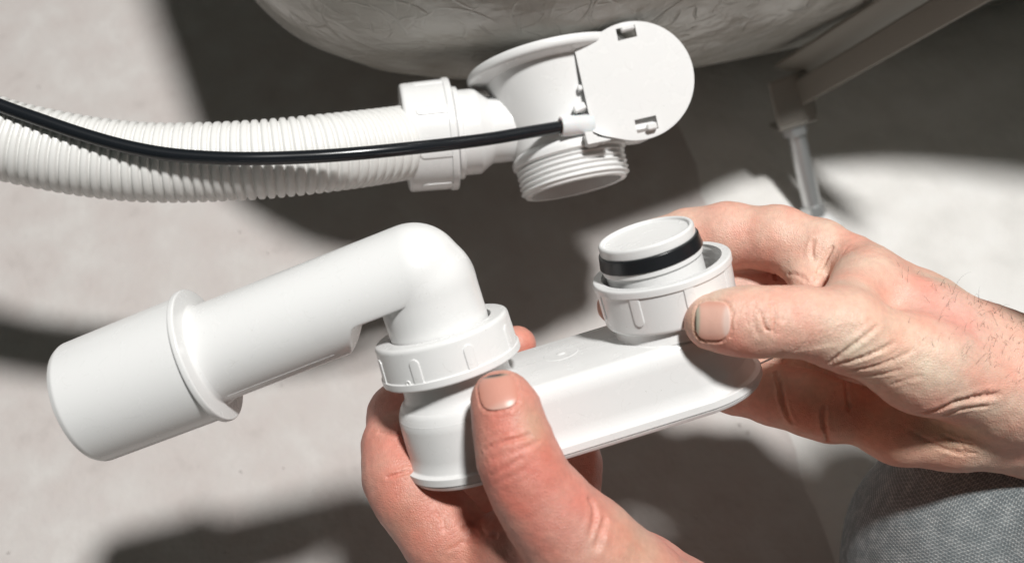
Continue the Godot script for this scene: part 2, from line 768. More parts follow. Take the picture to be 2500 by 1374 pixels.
func make_floor() -> void:
	var f := BoxMesh.new()
	f.size = Vector3(5.0, 0.1, 5.0)
	var o := part("floor", f, mats.concrete, self)
	o.position = Vector3(0, -0.05, -1.0)
	o.set_meta("kind", "structure")
	# the pale levelled strip on the right, a little higher, with a ragged edge
	var s := Soup.new()
	var a := floor_at(1655, 300)
	var b := floor_at(2060, 1420)
	var dir := (b - a).normalized()
	var side := Vector3(-dir.z, 0, dir.x)
	if side.x < 0: side = -side
	var nz := FastNoiseLite.new()
	nz.frequency = 0.05
	nz.seed = 4
	nz.fractal_octaves = 4
	var rows := []
	for k in 5:
		rows.append(PackedVector3Array())
	for k in 241:
		var t := -1.5 + 3.0 * k / 240.0
		var e := a + dir * t + side * (0.007 * nz.get_noise_1d(t * 900.0) + 0.004 * nz.get_noise_1d(t * 3500.0 + 90.0))
		rows[0].append(e * 1000.0 - side * 2.0 + Vector3(0, -0.6, 0))
		rows[1].append(e * 1000.0 + side * 1.0 + Vector3(0, 0.6, 0))
		rows[2].append(e * 1000.0 + side * 5.0 + Vector3(0, 1.4, 0))
		rows[3].append(e * 1000.0 + side * 30.0 + Vector3(0, 2.2, 0))
		rows[4].append((a + dir * t + side * 1.6) * 1000.0 + Vector3(0, 2.2, 0))
	s.grid(rows, false, true)
	o = part("levelled_ground", soup_mesh(s), mats.pale_screed, self)
	o.set_meta("kind", "structure")

func make_grit() -> void:
	var rng := RandomNumberGenerator.new()
	rng.seed = 19
	var s := Soup.new()
	for k in 70:
		var p := floor_at(rng.randf_range(-100, 2100), rng.randf_range(60, 1370)) * 1000.0
		var r := rng.randf_range(0.5, 1.5) * (1.6 if rng.randf() < 0.1 else 1.0)
		var pts := PackedVector3Array()
		for j in 9:
			pts.append(Vector3(rng.randf_range(-1, 1), rng.randf_range(-0.3, 0.9), rng.randf_range(-1, 1)).normalized() * r * rng.randf_range(0.7, 1.1))
		hull(s, Transform3D(Basis(), p + Vector3(0, r * 0.3, 0)), pts)
	var o := part("grit", soup_mesh(s, true), mats.concrete, self)
	tag(o, "sparse crumbs of grit lying on the grey concrete floor", "grit", "", "stuff")

var tub_axes := Basis(Vector3(0.975, 0.222, 0), Vector3(-0.22, 0.972, -0.07), Vector3(-0.015, 0.068, 0.997)).orthonormalized()
var drain := Vector3(15.3, 97.3, -463.0)

func make_tub() -> void:
	var root := thing("bathtub", tub_axes, drain, FAR)
	tag(root, "grey glass-fibre underside of a bathtub above the white waste fitting", "bathtub")
	# flat core of the bottom, seen from above, (x, z); the walls roll up round it
	var core := PackedVector2Array([Vector2(700, -500), Vector2(150, -128), Vector2(20, -32), Vector2(-30, -22), Vector2(-46, -10), Vector2(-34, 5), Vector2(40, 8), Vector2(140, -50), Vector2(260, -20), Vector2(420, 110), Vector2(700, 420)])
	# the line along the middle of the bottom that the surface is drawn out from
	var spine := func(p: Vector2) -> Vector2:
		var x := clampf(p.x, -20.0, 600.0)
		if x < 60.0: return Vector2(x, -14.0 - 0.2 * maxf(x, 0.0))
		if x < 140.0: return Vector2(x, lerpf(-26.0, -84.0, (x - 60.0) / 80.0))
		if x < 260.0: return Vector2(x, lerpf(-84.0, -105.0, (x - 140.0) / 120.0))
		return Vector2(x, lerpf(-105.0, -60.0, (x - 260.0) / 340.0))
	# resample the outline evenly and find outward directions
	var ring := PackedVector2Array()
	var loop := Curve2D.new()
	for k in core.size() + 1:
		var p0 := core[(k - 1 + core.size()) % core.size()]
		var p1 := core[k % core.size()]
		var p2 := core[(k + 1) % core.size()]
		var t := (p2 - p0) * 0.12
		loop.add_point(p1, -t, t)
	var n := 260
	for k in n:
		ring.append(loop.sample_baked(loop.get_baked_length() * k / n, true))
	var area := 0.0
	for k in n:
		area += ring[k].cross(ring[(k + 1) % n])
	var outw := PackedVector2Array()
	for k in n:
		var t := (ring[(k + 3) % n] - ring[(k - 3 + n) % n]).normalized()
		outw.append(Vector2(t.y, -t.x) * signf(area))
	for r in 6:
		var sm := outw.duplicate()
		for k in n:
			sm[k] = (outw[k] * 2.0 + outw[(k + 1) % n] + outw[(k + n - 1) % n]).normalized()
		outw = sm
	var nz := FastNoiseLite.new()
	nz.frequency = 0.018
	nz.seed = 6
	var lift := func(p: Vector2) -> float:
		var s: float = p.dot(Vector2(0.63, -0.77))
		return 0.118 * maxf(0.0, s - 90.0) + 0.3 * maxf(0.0, 5.0 - p.x)
	var rows := []
	var R := 88.0
	var prof := []           # [share of core, out, up]
	for k in 8: prof.append([0.0002 + 0.9998 * pow(k / 7.0, 1.5), 0.0, 0.0])
	for k in 22:
		var a := deg_to_rad(86.0) * (k + 1) / 22.0
		prof.append([1.0, R * sin(a), R * (1.0 - cos(a))])
	for k in 14:
		prof.append([1.0, R + 1.6 * (k + 1), R * 0.93 + 26.0 * (k + 1)])
	for layer in 2:
		var list := []
		for q in prof:
			var row := PackedVector3Array()
			for k in n:
				var p: Vector2 = spine.call(ring[k]).lerp(ring[k], q[0])
				var up: float = lift.call(p) + q[2]
				p += outw[k] * q[1]
				var w := 0.9 * nz.get_noise_3d(p.x * 2.0, up * 2.0, p.y * 2.0) * smoothstep(20.0, 60.0, p.length())
				if layer == 0:
					row.append(Vector3(p.x, up + w * 0.6, p.y) + Vector3(outw[k].x, 0, outw[k].y) * w * minf(1.0, q[1] / R))
				else:
					row.append(Vector3(p.x, up, p.y) + Vector3(-outw[k].x * 5.0 * minf(1.0, q[1] / R), 5.0 * (1.0 - minf(1.0, q[1] / R)), -outw[k].y * 5.0 * minf(1.0, q[1] / R)))
			list.append(row)
		rows.append(list)
	var s := Soup.new()
	s.grid(rows[0], true, false)
	var inner: Array = rows[1]
	inner.reverse()
	s.grid([rows[0][rows[0].size() - 1], inner[0]], true, false)
	s.grid(inner, true, false)
	part("shell", soup_mesh(s), mats.resin, root)

func bar(soup: Soup, a: Vector3, b: Vector3, w: float, h: float, hint: Vector3, bevel := 0.6) -> void:
	var y := (b - a).normalized()
	var x := hint.cross(y).normalized()
	box(soup, Transform3D(Basis(x, y, x.cross(y)), (a + b) * 0.5), Vector3(w, a.distance_to(b), h), bevel)

func make_leg() -> void:
	var ground := view.affine_inverse() * floor_at(2008, 575) * 1000.0
	var fd := -ground.z - 6.0
	var foot := eye(2008, 560, fd)
	var top := eye(1925, 190, fd * 0.955)
	var up := (top - foot).normalized()
	var root := thing("tub_leg", along(up, Vector3(0, 0, 1)), foot)
	tag(root, "steel threaded leg and bracket under the tub's crossbar with white plastic foot", "tub leg")
	var inv := Transform3D(along(up, Vector3(0, 0, 1)).orthonormalized(), foot).affine_inverse()
	var h := foot.distance_to(top)
	# crossbar: a channel running from the bracket towards the viewer
	var s := Soup.new()
	var a := inv * eye(1935, 175, fd * 0.965)
	var b := inv * eye(2560, -210, fd * 0.70)
	var hint := inv.basis * Vector3(-0.5, -0.3, 0.8)
	bar(s, a, b, 28, 3, inv.basis * Vector3(0.3, 0.9, 0.3), 0.8)
	part("crossbar", soup_mesh(s, true), mats.frame_steel, root)
	s = Soup.new()
	var dn := inv.basis * Vector3(0.18, -1.0, 0.1).normalized()
	bar(s, a + dn * 15 , b + dn * 15, 16, 3, hint, 0.8)
	part("crossbar_flange", soup_mesh(s, true), mats.frame_steel, root)
	# bracket
	s = Soup.new()
	box(s, Transform3D(Basis(), Vector3(0, h - 14, 0)), Vector3(27, 30, 2.5), 1.0)
	part("bracket_plate", soup_mesh(s, true), mats.bracket_steel, root)
	s = Soup.new()
	box(s, Transform3D(Basis(), Vector3(0, h - 30.5, 9)), Vector3(26, 2.5, 20), 1.0)
	part("bracket_foot", soup_mesh(s, true), mats.bracket_steel, root)
	for k in 2:
		s = Soup.new()
		lathe(s, rounded([[0.0, 2.6], [3.0, 2.6, 1.0], [3.8, 0.0]]), Transform3D(along(Vector3(0, 0, 1), Vector3.RIGHT), Vector3(-5 + 10 * k, h - 6 - 4 * k, 1.2)), 20)
		part("screw", soup_mesh(s), mats.steel, root)
	for k in 2:
		s = Soup.new()
		var pts := PackedVector3Array()
		for j in 6:
			for y in [-4.0, 4.0]:
				pts.append(Vector3(cos(j * PI / 3) * 8.5, y * 0.8, sin(j * PI / 3) * 8.5))
		hull(s, Transform3D(Basis(), Vector3(0, [h - 35.5, 12.0][k], 9)), pts)
		part("nut", soup_mesh(s, true), mats.steel, root)
	# threaded rod
	s = Soup.new()
	var prof := PackedVector2Array()
	var y := 6.0
	prof.append(Vector2(0, y))
	while y < h - 25.0:
		prof.append(Vector2(5.7, y))
		prof.append(Vector2(6.1, y + 0.9))
		y += 1.8
	prof.append(Vector2(0, y))
	lathe(s, prof, Transform3D(Basis(), Vector3(0, 0, 9)), 28)
	part("rod", soup_mesh(s), mats.steel, root)
	s = Soup.new()
	lathe(s, rounded([[0, -9], [17, -9, 2], [16, 0, 3], [9, 7, 2], [0, 8]]), Transform3D(Basis(), Vector3(0, 0, 9)), 40)
	part("foot", soup_mesh(s), mats.white_plastic, root)

# a ribbed union nut: collar at y = 0, ribs running up from it, closed end at y = h
func make_nut(parent: Node, xf: Transform3D, R: float, h: float, bore: float, mouth: float, ribs: int, turn: float, called := "union_nut") -> Node3D:
	var s := Soup.new()
	var prof := [[mouth, 0.0, 0.4], [R + 0.1, 0.0, 0.9], [R + 0.1, 3.0, 0.25], [R - 0.55, 3.15, 0.2], [R - 1.0, h, 1.8], [bore, h, 0.4], [bore, h - 2.5, 0.3], [mouth, h - 3.0, 0.3]]
	# thread on the inside
	var y := h - 4.0
	while y > 1.5:
		prof.append([mouth - 0.9, y, 0.0])
		prof.append([mouth + 0.1, y - 1.2, 0.0])
		y -= 2.4
	prof.append([mouth, 0.6, 0.0])
	prof.append([mouth, 0.0, 0.0])
	lathe(s, rounded(prof, 4), Transform3D(), 96)
	var o := part(called, soup_mesh(s), mats.white_plastic, parent)
	o.transform = Transform3D(xf.basis, xf.origin * MM)
	# one rib, shared
	s = Soup.new()
	var rows := []
	var top := h * 0.76
	var hw := 2.0
	for k in 15:
		var t := float(k) / 14.0
		var yy := 2.6 + (top - 2.6) * (1.0 - pow(1.0 - t, 1.6))
		var w := hw
		if yy > top - hw:
			w = sqrt(maxf(hw * hw - pow(yy - (top - hw), 2.0), 0.02))
		var row := PackedVector3Array()
		var Rr := R - 0.55 - 0.45 * yy / h
		for q in [[-1.0, -0.5], [-1.0, 0.34], [-0.86, 0.46], [0.0, 0.48], [0.86, 0.46], [1.0, 0.34], [1.0, -0.5]]:
			var ang: float = q[0] * w / R
			row.append(Vector3(sin(ang) * (Rr + q[1]), yy, cos(ang) * (Rr + q[1])))
		rows.append(row)
	var last := PackedVector3Array()
	for k in 7:
		last.append(Vector3(0, top, R - 1.6))
	rows.append(last)
	s.grid(rows, false, true)
	var rib := soup_mesh(s)
	for k in ribs:
		var r := part("rib", rib, mats.white_plastic, o)
		r.rotation.y = turn + TAU * k / ribs
	return o

func make_waste() -> void:
	var root := thing("bath_waste", tub_axes, drain, FAR)
	tag(root, "white plastic bath waste fitting with round cap and threaded outlet under the tub", "waste fitting")
	var inv := Transform3D(tub_axes, drain).affine_inverse()
	var s := Soup.new()
	lathe(s, rounded([[20.0, -1.0], [36.5, -0.5, 1.5], [36.5, -4.6, 2.0], [29.5, -6.2, 1.0], [20.0, -6.4]]), Transform3D(), 120)
	part("flange", soup_mesh(s), mats.white_plastic, root)
	s = Soup.new()
	lathe(s, rounded([[21.8, -40.0], [23.3, -40.0, 1.5], [23.0, -32.0, 3.0], [25.6, -18.0, 6.0], [29.0, -5.5, 0.0]]), Transform3D(), 96)
	part("funnel", soup_mesh(s), mats.white_plastic, root)
	# threaded outlet
	s = Soup.new()
	var prof := [[20.2, -58.0, 0.0], [22.6, -58.0, 0.5]]
	var y := -57.0
	while y < -46.5:
		prof.append([22.8, y, 0.25])
		prof.append([24.2, y + 0.75, 0.35])
		prof.append([24.2, y + 1.15, 0.35])
		prof.append([22.8, y + 1.9, 0.25])
		y += 2.3
	prof.append_array([[22.9, -45.6, 0.2], [25.2, -45.0, 0.5], [25.2, -42.2, 0.8], [22.8, -39.5, 1.0], [20.2, -39.5, 0.0], [20.2, -58.0, 0.0]])
	lathe(s, rounded(prof, 3), Transform3D(), 110)
	part("threaded_outlet", soup_mesh(s), mats.white_plastic, root)
	s = Soup.new()
	lathe(s, PackedVector2Array([Vector2(0, -41.0), Vector2(20.4, -41.0)]), Transform3D(), 60)
	# side arm
	var d := inv.basis * Vector3(-0.985, -0.115, 0.13).normalized()
	var from := inv * eye(1374, 300, 466)
	var xf := Transform3D(along(d, Vector3(0, 0, 1)), from)
	s = Soup.new()
	lathe(s, rounded([[14.6, 8.0], [14.6, 33.0, 0.8], [18.6, 38.5, 0.8], [18.6, 46.0, 0.4], [20.2, 46.2, 0.5], [20.2, 48.5, 0.5], [19.0, 48.7], [19.0, 62.0]]), xf, 80)
	part("side_arm", soup_mesh(s), mats.white_plastic, root)
	var nx := Transform3D(xf.basis, xf * Vector3(0, 49.2, 0))
	make_nut(root, nx, 24.4, 21.5, 16.6, 20.6, 8, 0.25)
	# gear housing towards the viewer, and the cap on it
	var cc := inv * eye(1550, 197, 433)
	var tilt := Basis(Vector3(1, 0, 0), 0.10) * Basis(Vector3(0, 1, 0), -0.06)
	s = Soup.new()
	lathe(s, rounded([[19.5, -36.0], [19.5, -5.0, 0.3], [0.0, -5.0]]), Transform3D(along(Vector3(0, 0, 1), Vector3.UP), cc), 80)
	part("gear_housing", soup_mesh(s), mats.white_plastic, root)
	# a stub that ties the housing to the funnel
	s = Soup.new()
	box(s, Transform3D(Basis(), Vector3(cc.x * 0.5 + 6.0, cc.y + 4.0, cc.z * 0.5 - 2.0)), Vector3(cc.x + 8.0, 30, 20), 4.0)
	part("housing_web", soup_mesh(s, true), mats.white_plastic, root)
	var cap := CSGCombiner3D.new()
	cap.name = "cap"
	root.add_child(cap, true)
	var poly := PackedVector2Array([Vector2(-21.2, 21.0), Vector2(-21.2, -17.2), Vector2(-8.7, -22.7)])
	for k in 61:
		var a := deg_to_rad(-111.0 + 222.0 * k / 60.0)
		poly.append(Vector2(cos(a), sin(a)) * 24.3)
	poly.append(Vector2(-11.7, 23.2))
	var layers := [[0.0, 0.0, 0.7], [0.35, 0.7, 0.5]]
	for q in [[0.0, 0.0, 1.6], [0.0, 0.0, 0.0]].slice(0, 1):
		var pl := CSGPolygon3D.new()
		pl.polygon = scaled(poly, 1.005, MM)
		pl.depth = 1.7 * MM
		pl.material = mats.white_plastic
		cap.add_child(pl)
		pl.position = Vector3(0, 0, -0.2 * MM)
	for q in [[1.0, 20.0, 8.0, 4.9], [0.9, -18.5, 9.0, 5.6]]:
		var hole := CSGBox3D.new()
		hole.operation = CSGShape3D.OPERATION_SUBTRACTION
		hole.size = Vector3(q[2], q[3], 8.0) * MM
		hole.position = Vector3(q[0], q[1], 0) * MM
		hole.material = mats.white_plastic
		cap.add_child(hole)
	cap.transform = Transform3D(tilt, cc * MM)
	# thin raised rim round the cap's edge is its bevel: a slightly smaller plate in front
	s = Soup.new()
	var tabs := [[1.6, 21.4, 5.6, 2.2], [2.6, -20.0, 4.2, 3.0]]
	for q in tabs:
		s = Soup.new()
		box(s, Transform3D(tilt, cc + tilt * Vector3(q[0], q[1], 0.4)), Vector3(q[2], q[3], 4.6), 0.6)
		part("latch", soup_mesh(s, true), mats.white_plastic, root)
	# clips beside the cable socket
	for q in [[1415, 262, 433, 5.0, 3.2, 9.0, 0.2], [1446, 338, 431, 5.0, 5.0, 10.0, 0.0], [1416, 214, 435, 2.0, 2.4, 5.0, 0.0]]:
		s = Soup.new()
		box(s, Transform3D(Basis(Vector3(0, 0, 1), q[6]), inv * eye(q[0], q[1], q[2]) - Vector3(0, 0, q[5] * 0.4)), Vector3(q[3], q[4], q[5]), 0.5)
		part("clip", soup_mesh(s, true), mats.white_plastic, root)
	s = Soup.new()
	hull(s, Transform3D(), PackedVector3Array([inv * eye(1428, 322, 429), inv * eye(1446, 320, 429), inv * eye(1436, 352, 429), inv * eye(1494, 340, 429), inv * eye(1452, 331, 429),
		inv * eye(1418, 340, 449), inv * eye(1440, 330, 449), inv * eye(1418, 372, 449), inv * eye(1480, 350, 449)]))
	part("clip", soup_mesh(s, true), mats.white_plastic, root)
	# milky cable socket
	var c0 := inv * eye(1368, 309, 434)
	var c1 := inv * eye(1452, 301, 438)
	s = Soup.new()
	lathe(s, rounded([[3.0, 0.0], [4.15, 0.0, 0.5], [4.25, 5.0, 0.2], [4.0, 14.0]]), Transform3D(along(c1 - c0, Vector3(0, 0, 1)), c0), 32)
	part("cable_socket", soup_mesh(s), mats.milky_plastic, root)

func scaled(poly: PackedVector2Array, k: float, unit: float) -> PackedVector2Array:
	var out := PackedVector2Array()
	for p in poly: out.append(p * k * unit)
	return out

func make_hose() -> void:
	var pts := [eye(1040, 340, 456), eye(930, 357, 440), eye(800, 373, 427), eye(650, 388, 420), eye(500, 396, 417), eye(350, 396, 414), eye(220, 383, 411), eye(100, 362, 408), eye(0, 338, 405), eye(-130, 290, 401), eye(-280, 205, 396), eye(-450, 70, 392)]
	var pitch := 3.72
	var step := pitch / 10.0
	var path := trace(pts, step)
	var shape := [14.5, 14.5, 15.35, 15.75, 15.85, 15.87, 15.87, 15.85, 15.75, 15.35]
	var base: Vector3 = pts[0]
	for k in path.size(): path[k] -= base
	var s := Soup.new()
	sweep(s, path, func(k): return shape[k % 10], 56)
	var root := thing("corrugated_hose", Basis(), base, FAR)
	tag(root, "white corrugated overflow hose running from the waste fitting to the left edge", "hose")
	part("tube", soup_mesh(s), mats.hose_plastic, root)
	# black cable along it
	var cp := [eye(1385, 307, 435), eye(1300, 321, 430), eye(1200, 338, 424), eye(1100, 351, 416), eye(1000, 362, 409), eye(900, 372, 404), eye(800, 380, 401), eye(700, 385, 399), eye(600, 387, 397), eye(500, 384, 396), eye(400, 375, 395), eye(300, 356, 394), eye(200, 328, 393), eye(100, 294, 392), eye(0, 258, 391), eye(-130, 205, 389), eye(-300, 120, 386)]
	var cpath := trace(cp, 2.0)
	base = cp[0]
	for k in cpath.size(): cpath[k] -= base
	s = Soup.new()
	sweep(s, cpath, func(k): return 2.6, 24)
	root = thing("black_cable", Basis(), base, FAR)
	tag(root, "thin glossy black control cable sweeping across the white corrugated hose", "cable")
	part("sheath", soup_mesh(s), mats.black_cable, root)

func make_trap() -> void:
	var u := Vector3(0.957, 0.285, -0.05).normalized()
	var v := Vector3(-0.262, 0.935, 0.24)
	v = (v - u * u.dot(v)).normalized()
	var axes := Basis(u, v, u.cross(v))
	var at := eye(1171, 1111, 405)
	var root := thing("drain_trap", axes, at)
	tag(root, "white plastic low-profile bath trap with elbow pipe held in both hands", "drain trap")
	var L := 86.7
	# body: a long stadium
	var s := Soup.new()
	var prof := rounded([[0.02, 0.0], [27.7, 0.0, 0.5], [28.6, 1.7, 0.1], [27.9, 1.8, 0.04], [27.9, 2.25, 0.04], [29.1, 2.35, 0.15], [29.1, 5.2, 0.3], [27.1, 5.5, 0.6], [26.1, 9.0, 1.8], [25.5, 23.4, 2.2], [23.3, 28.3, 2.2], [12.0, 29.1, 4.0], [0.02, 29.2]], 6)
	var rows := []
	var n := 112
	for q in prof:
		var row := PackedVector3Array()
		for j in n:
			var a := TAU * (j + 0.5) / n
			var c := 0.0 if cos(a) < 0.0 else L - 4.0 + 2.5 * smoothstep(14.0, 4.0, q.y)
			row.append(Vector3(c + q.x * cos(a), q.y, q.x * sin(a)))
		rows.append(row)
	s.grid(rows)
	part("trap_body", soup_mesh(s), mats.white_plastic, root)
	s = Soup.new()
	lathe(s, rounded([[25.2, 24.0], [23.6, 27.0, 1.5], [20.8, 30.0, 2.2], [20.5, 42.0]]), Transform3D(), 80)
	part("outlet_neck", soup_mesh(s), mats.white_plastic, root)
	s = Soup.new()
	lathe(s, rounded([[24.0, 28.2], [23.0, 31.0, 1.0], [22.6, 36.0]]), Transform3D(Basis(), Vector3(L, 0, 0)), 80)
	part("inlet_boss", soup_mesh(s), mats.white_plastic, root)
	# moulding mark on the top
	s = Soup.new()
	lathe(s, rounded([[7.2, 29.0], [6.8, 29.32, 0.25], [6.2, 29.28, 0.2], [1.8, 29.26, 0.3], [1.3, 29.62, 0.4], [0.0, 29.7]]), Transform3D(Basis(), Vector3(41, 0, -2)), 40)
	part("moulding_mark", soup_mesh(s), mats.white_plastic, root)
	s = Soup.new()
	box(s, Transform3D(Basis(Vector3(0, 1, 0), 0.3), Vector3(L + 29.5, 4.2, 4.0)), Vector3(7.0, 0.6, 0.8), 0.2)
	part("moulding_flash", soup_mesh(s, true), mats.white_plastic, root)
	s = Soup.new()
	box(s, Transform3D(Basis(), Vector3(-29.0, 2.6, 2.0)), Vector3(2.6, 4.4, 3.0), 0.4)
	part("moulding_flash", soup_mesh(s, true), mats.white_plastic, root)
	# union nuts
	var lean := Basis(Vector3(1, 0, 0), -0.05)
	make_nut(root, Transform3D(lean, Vector3(0, 37.9, 0)), 26.8, 15.8, 19.5, 23.4, 8, 0.30)
	make_nut(root, Transform3D(Basis(Vector3(1, 0, 0), PI + 0.03), Vector3(L - 0.6, 52.0, 0.3)), 26.5, 18.4, 20.6, 23.2, 8, -0.1)
	# inlet tube with its seal
	var tail := Transform3D(Basis(Vector3(0, 0, 1), 0.03) * Basis(Vector3(1, 0, 0), 0.035), Vector3(L - 1.6, 0, -1.0))
	s = Soup.new()
	lathe(s, rounded([[18.5, 30.0], [18.5, 54.2, 0.3], [19.3, 54.8, 0.4], [19.3, 56.9, 0.3], [18.2, 57.0], [18.2, 62.2], [18.3, 62.4, 0.2], [18.3, 65.6, 0.7], [17.5, 66.2, 0.4], [16.6, 65.9, 0.3], [16.2, 65.0, 0.4], [13.0, 64.6, 1.0], [0.0, 64.3]]), tail, 96)
	part("inlet_tube", soup_mesh(s), mats.white_plastic, root)
	s = Soup.new()
	lathe(s, rounded([[18.1, 57.0], [19.9, 57.0, 0.4], [19.1, 62.1, 0.5], [18.1, 62.2]]), tail, 96)
	part("seal_ring", soup_mesh(s), mats.black_rubber, root)
	# elbow: upright stub, dome and the long pipe
	var c := Vector3(-3.6, 75.4, -1.8)
	s = Soup.new()
	var fl := Flesh.new()
	fl.cell = 2.0
	fl.kin = [0.5, 0.5]
	for q in [[Vector3(-0.8, 70.0, -1.6), 18.9, Vector3(0, 30.0, 0), 18.7], [c, 18.97, Vector3(-0.8, 70.0, -1.6), 18.9]]:
		fl.a.append(q[0]); fl.ra.append(q[1]); fl.b.append(q[2]); fl.rb.append(q[3])
		fl.g.append(0)
		fl.all.append(fl.all.size())
	var dome: Array = fl.surface(1)
	for k in dome[1]:
		s.i.append(k)
	s.v.append_array(dome[0])
	var inv := Basis(axes.x, axes.y, axes.z).transposed()
	var d := (inv * Vector3(-0.93, -0.36, -0.08)).normalized()
	var down := Vector3(0.25, -1, 0.1)
	down = (down - d * down.dot(d)).normalized()
	var side := d.cross(down)
	rows = []
	var stations := []
	for k in 14: stations.append(k * 1.9)
	for k in 17: stations.append(26.0 + k * 0.6)
	for k in 12: stations.append(36.0 + k * 4.6)
	for t in stations:
		var low := lerpf(0.42, 1.0, smoothstep(24.5, 34.0, t)) * 19.0
		var row := PackedVector3Array()
		for j in 96:
			var a := TAU * j / 96
			var q := Vector2(cos(a), sin(a)) * 19.0     # x along down, y along side
			if q.x > low:
				# soft shoulder into the flattened underside
				q.x = low + (q.x - low) * 0.06
			row.append(c + d * t + down * q.x + side * q.y)
		rows.append(row)
	s.grid(rows)
	part("elbow_pipe", soup_mesh(s), mats.white_plastic, root)
	for q in [[0.62, 3.0, 80.0], [-2.5, 3.0, 80.0]]:
		s = Soup.new()
		var dir2: Vector3 = down * cos(q[0]) + side * sin(q[0])
		if q[0] > 0.0 and dir2.z < 0.0: dir2 = down * cos(q[0]) - side * sin(q[0])
		bar(s, c + d * 37.0 + dir2 * 18.98, c + d * q[2] + dir2 * 18.98, 0.32, 0.22, dir2.cross(d), 0.08)
		part("parting_line", soup_mesh(s, true), mats.white_plastic, root)
	s = Soup.new()
	lathe(s, rounded([[1.1, -0.3], [1.05, 0.28, 0.15], [0.65, 0.30, 0.15], [0.5, 0.05, 0.1], [0.0, 0.0]]), Transform3D(along(Vector3(-0.62, 0, 0.78), Vector3.UP), Vector3(-0.62, 0, 0.78) * 26.25 + Vector3(0, 42.5, 0)), 18)
	part("gate_mark", soup_mesh(s), mats.white_plastic, root)
	var xf := Transform3D(along(d, Vector3(0, 0, 1)), c)
	s = Soup.new()
	lathe(s, rounded([[18.8, 80.0], [19.05, 82.0, 1.0], [19.6, 83.4, 0.8], [26.3, 83.7, 0.8], [26.3, 86.2, 0.8], [24.6, 86.5, 0.4], [24.0, 134.2, 0.7], [22.9, 136.4, 0.5], [21.6, 136.4, 0.3], [21.4, 110.0]]), xf, 110)
	part("end_sleeve", soup_mesh(s), mats.white_plastic, root)

# ------------------------------------------------------------------ the person

var nzA := FastNoiseLite.new()
var nzB := FastNoiseLite.new()

# colours a body: base skin tint, spots [centre, radius, tint], fine mottling
func tint(p: Vector3, base: Vector3, spots: Array) -> Color:
	var c := base
	for q in spots:
		var d: float = p.distance_to(q[0]) / q[1]
		c = c.lerp(q[2], 0.85 * exp(-d * d))
	var m := nzA.get_noise_3d(p.x, p.y, p.z)
	var f := nzB.get_noise_3d(p.x, p.y, p.z)
	c *= Vector3(1.0 + 0.05 * m, 1.0 - 0.22 * m, 1.0 - 0.24 * m)
	c *= 1.0 + 0.10 * f
	return Color(c.x, c.y, c.z)

func skin_body(called: String, fl: Flesh, base: Vector3, spots: Array, parent: Node, origin: Vector3) -> MeshInstance3D:
	var r := fl.surface(1)
	var v: PackedVector3Array = r[0]
	var nrm: PackedVector3Array = r[2]
	var cols := PackedColorArray()
	cols.resize(v.size())
	for k in v.size():
		var p := v[k]
		cols[k] = tint(p, base, spots)
		var w := nzB.get_noise_3d(p.x * 0.5, p.y * 0.5, p.z * 0.5) * 0.10 + nzA.get_noise_3d(p.x * 2.0, p.y * 2.0, p.z * 2.0) * 0.22
		v[k] = p + nrm[k] * (w - fl.relief(p)) - origin
	return part(called, build(v, r[1], cols), mats.skin, parent)

# a finger nail laid on the body: centre and half sizes in frame pixels, axis towards the tip
func nail(fl: Flesh, c: Vector2, ax: Vector2, hl: float, hw: float, parent: Node, origin: Vector3, look: Callable) -> void:
	ax = ax.normalized()
	var pr := Vector2(-ax.y, ax.x)
	var rows := []
	var cols := PackedColorArray()
	var ring_pts := []
	for i in 13:
		var r: float = [0.0, 0.15, 0.3, 0.45, 0.58, 0.7, 0.79, 0.86, 0.91, 0.95, 0.98, 1.0, 1.02][i]
		var row := PackedVector3Array()
		for j in 56:
			var a := TAU * j / 56
			var x := signf(cos(a)) * pow(absf(cos(a)), 0.66)
			var y := signf(sin(a)) * pow(absf(sin(a)), 0.66)
			var q := c + ax * hl * x * r + pr * hw * y * r
			var p := fl.hit(q.x, q.y)
			var n := fl.slope(p, fl.all, fl.dist(p, fl.all))
			var h := 0.26 if i < 11 else (0.05 if i == 11 else -0.4)
			h += 0.035 * sin(y * r * 38.0) * (1.0 - r)
			row.append(p + n * h - origin)
			cols.append(look.call(x * r, y * r))
		rows.append(row)
	var s := Soup.new()
	s.grid(rows, true, true)
	s.c = cols
	part("nail", soup_mesh(s), mats.nail, parent)

func loop_px(c: Vector2, ax: Vector2, hl: float, hw: float, k := 1.0) -> Array:
	ax = ax.normalized()
	var pr := Vector2(-ax.y, ax.x)
	var out := []
	for j in 20:
		var a := TAU * j / 20
		var x := signf(cos(a)) * pow(absf(cos(a)), 0.66)
		var y := signf(sin(a)) * pow(absf(sin(a)), 0.66)
		var q := c + ax * hl * x * k + pr * hw * y * k
		out.append([q.x, q.y])
	return out

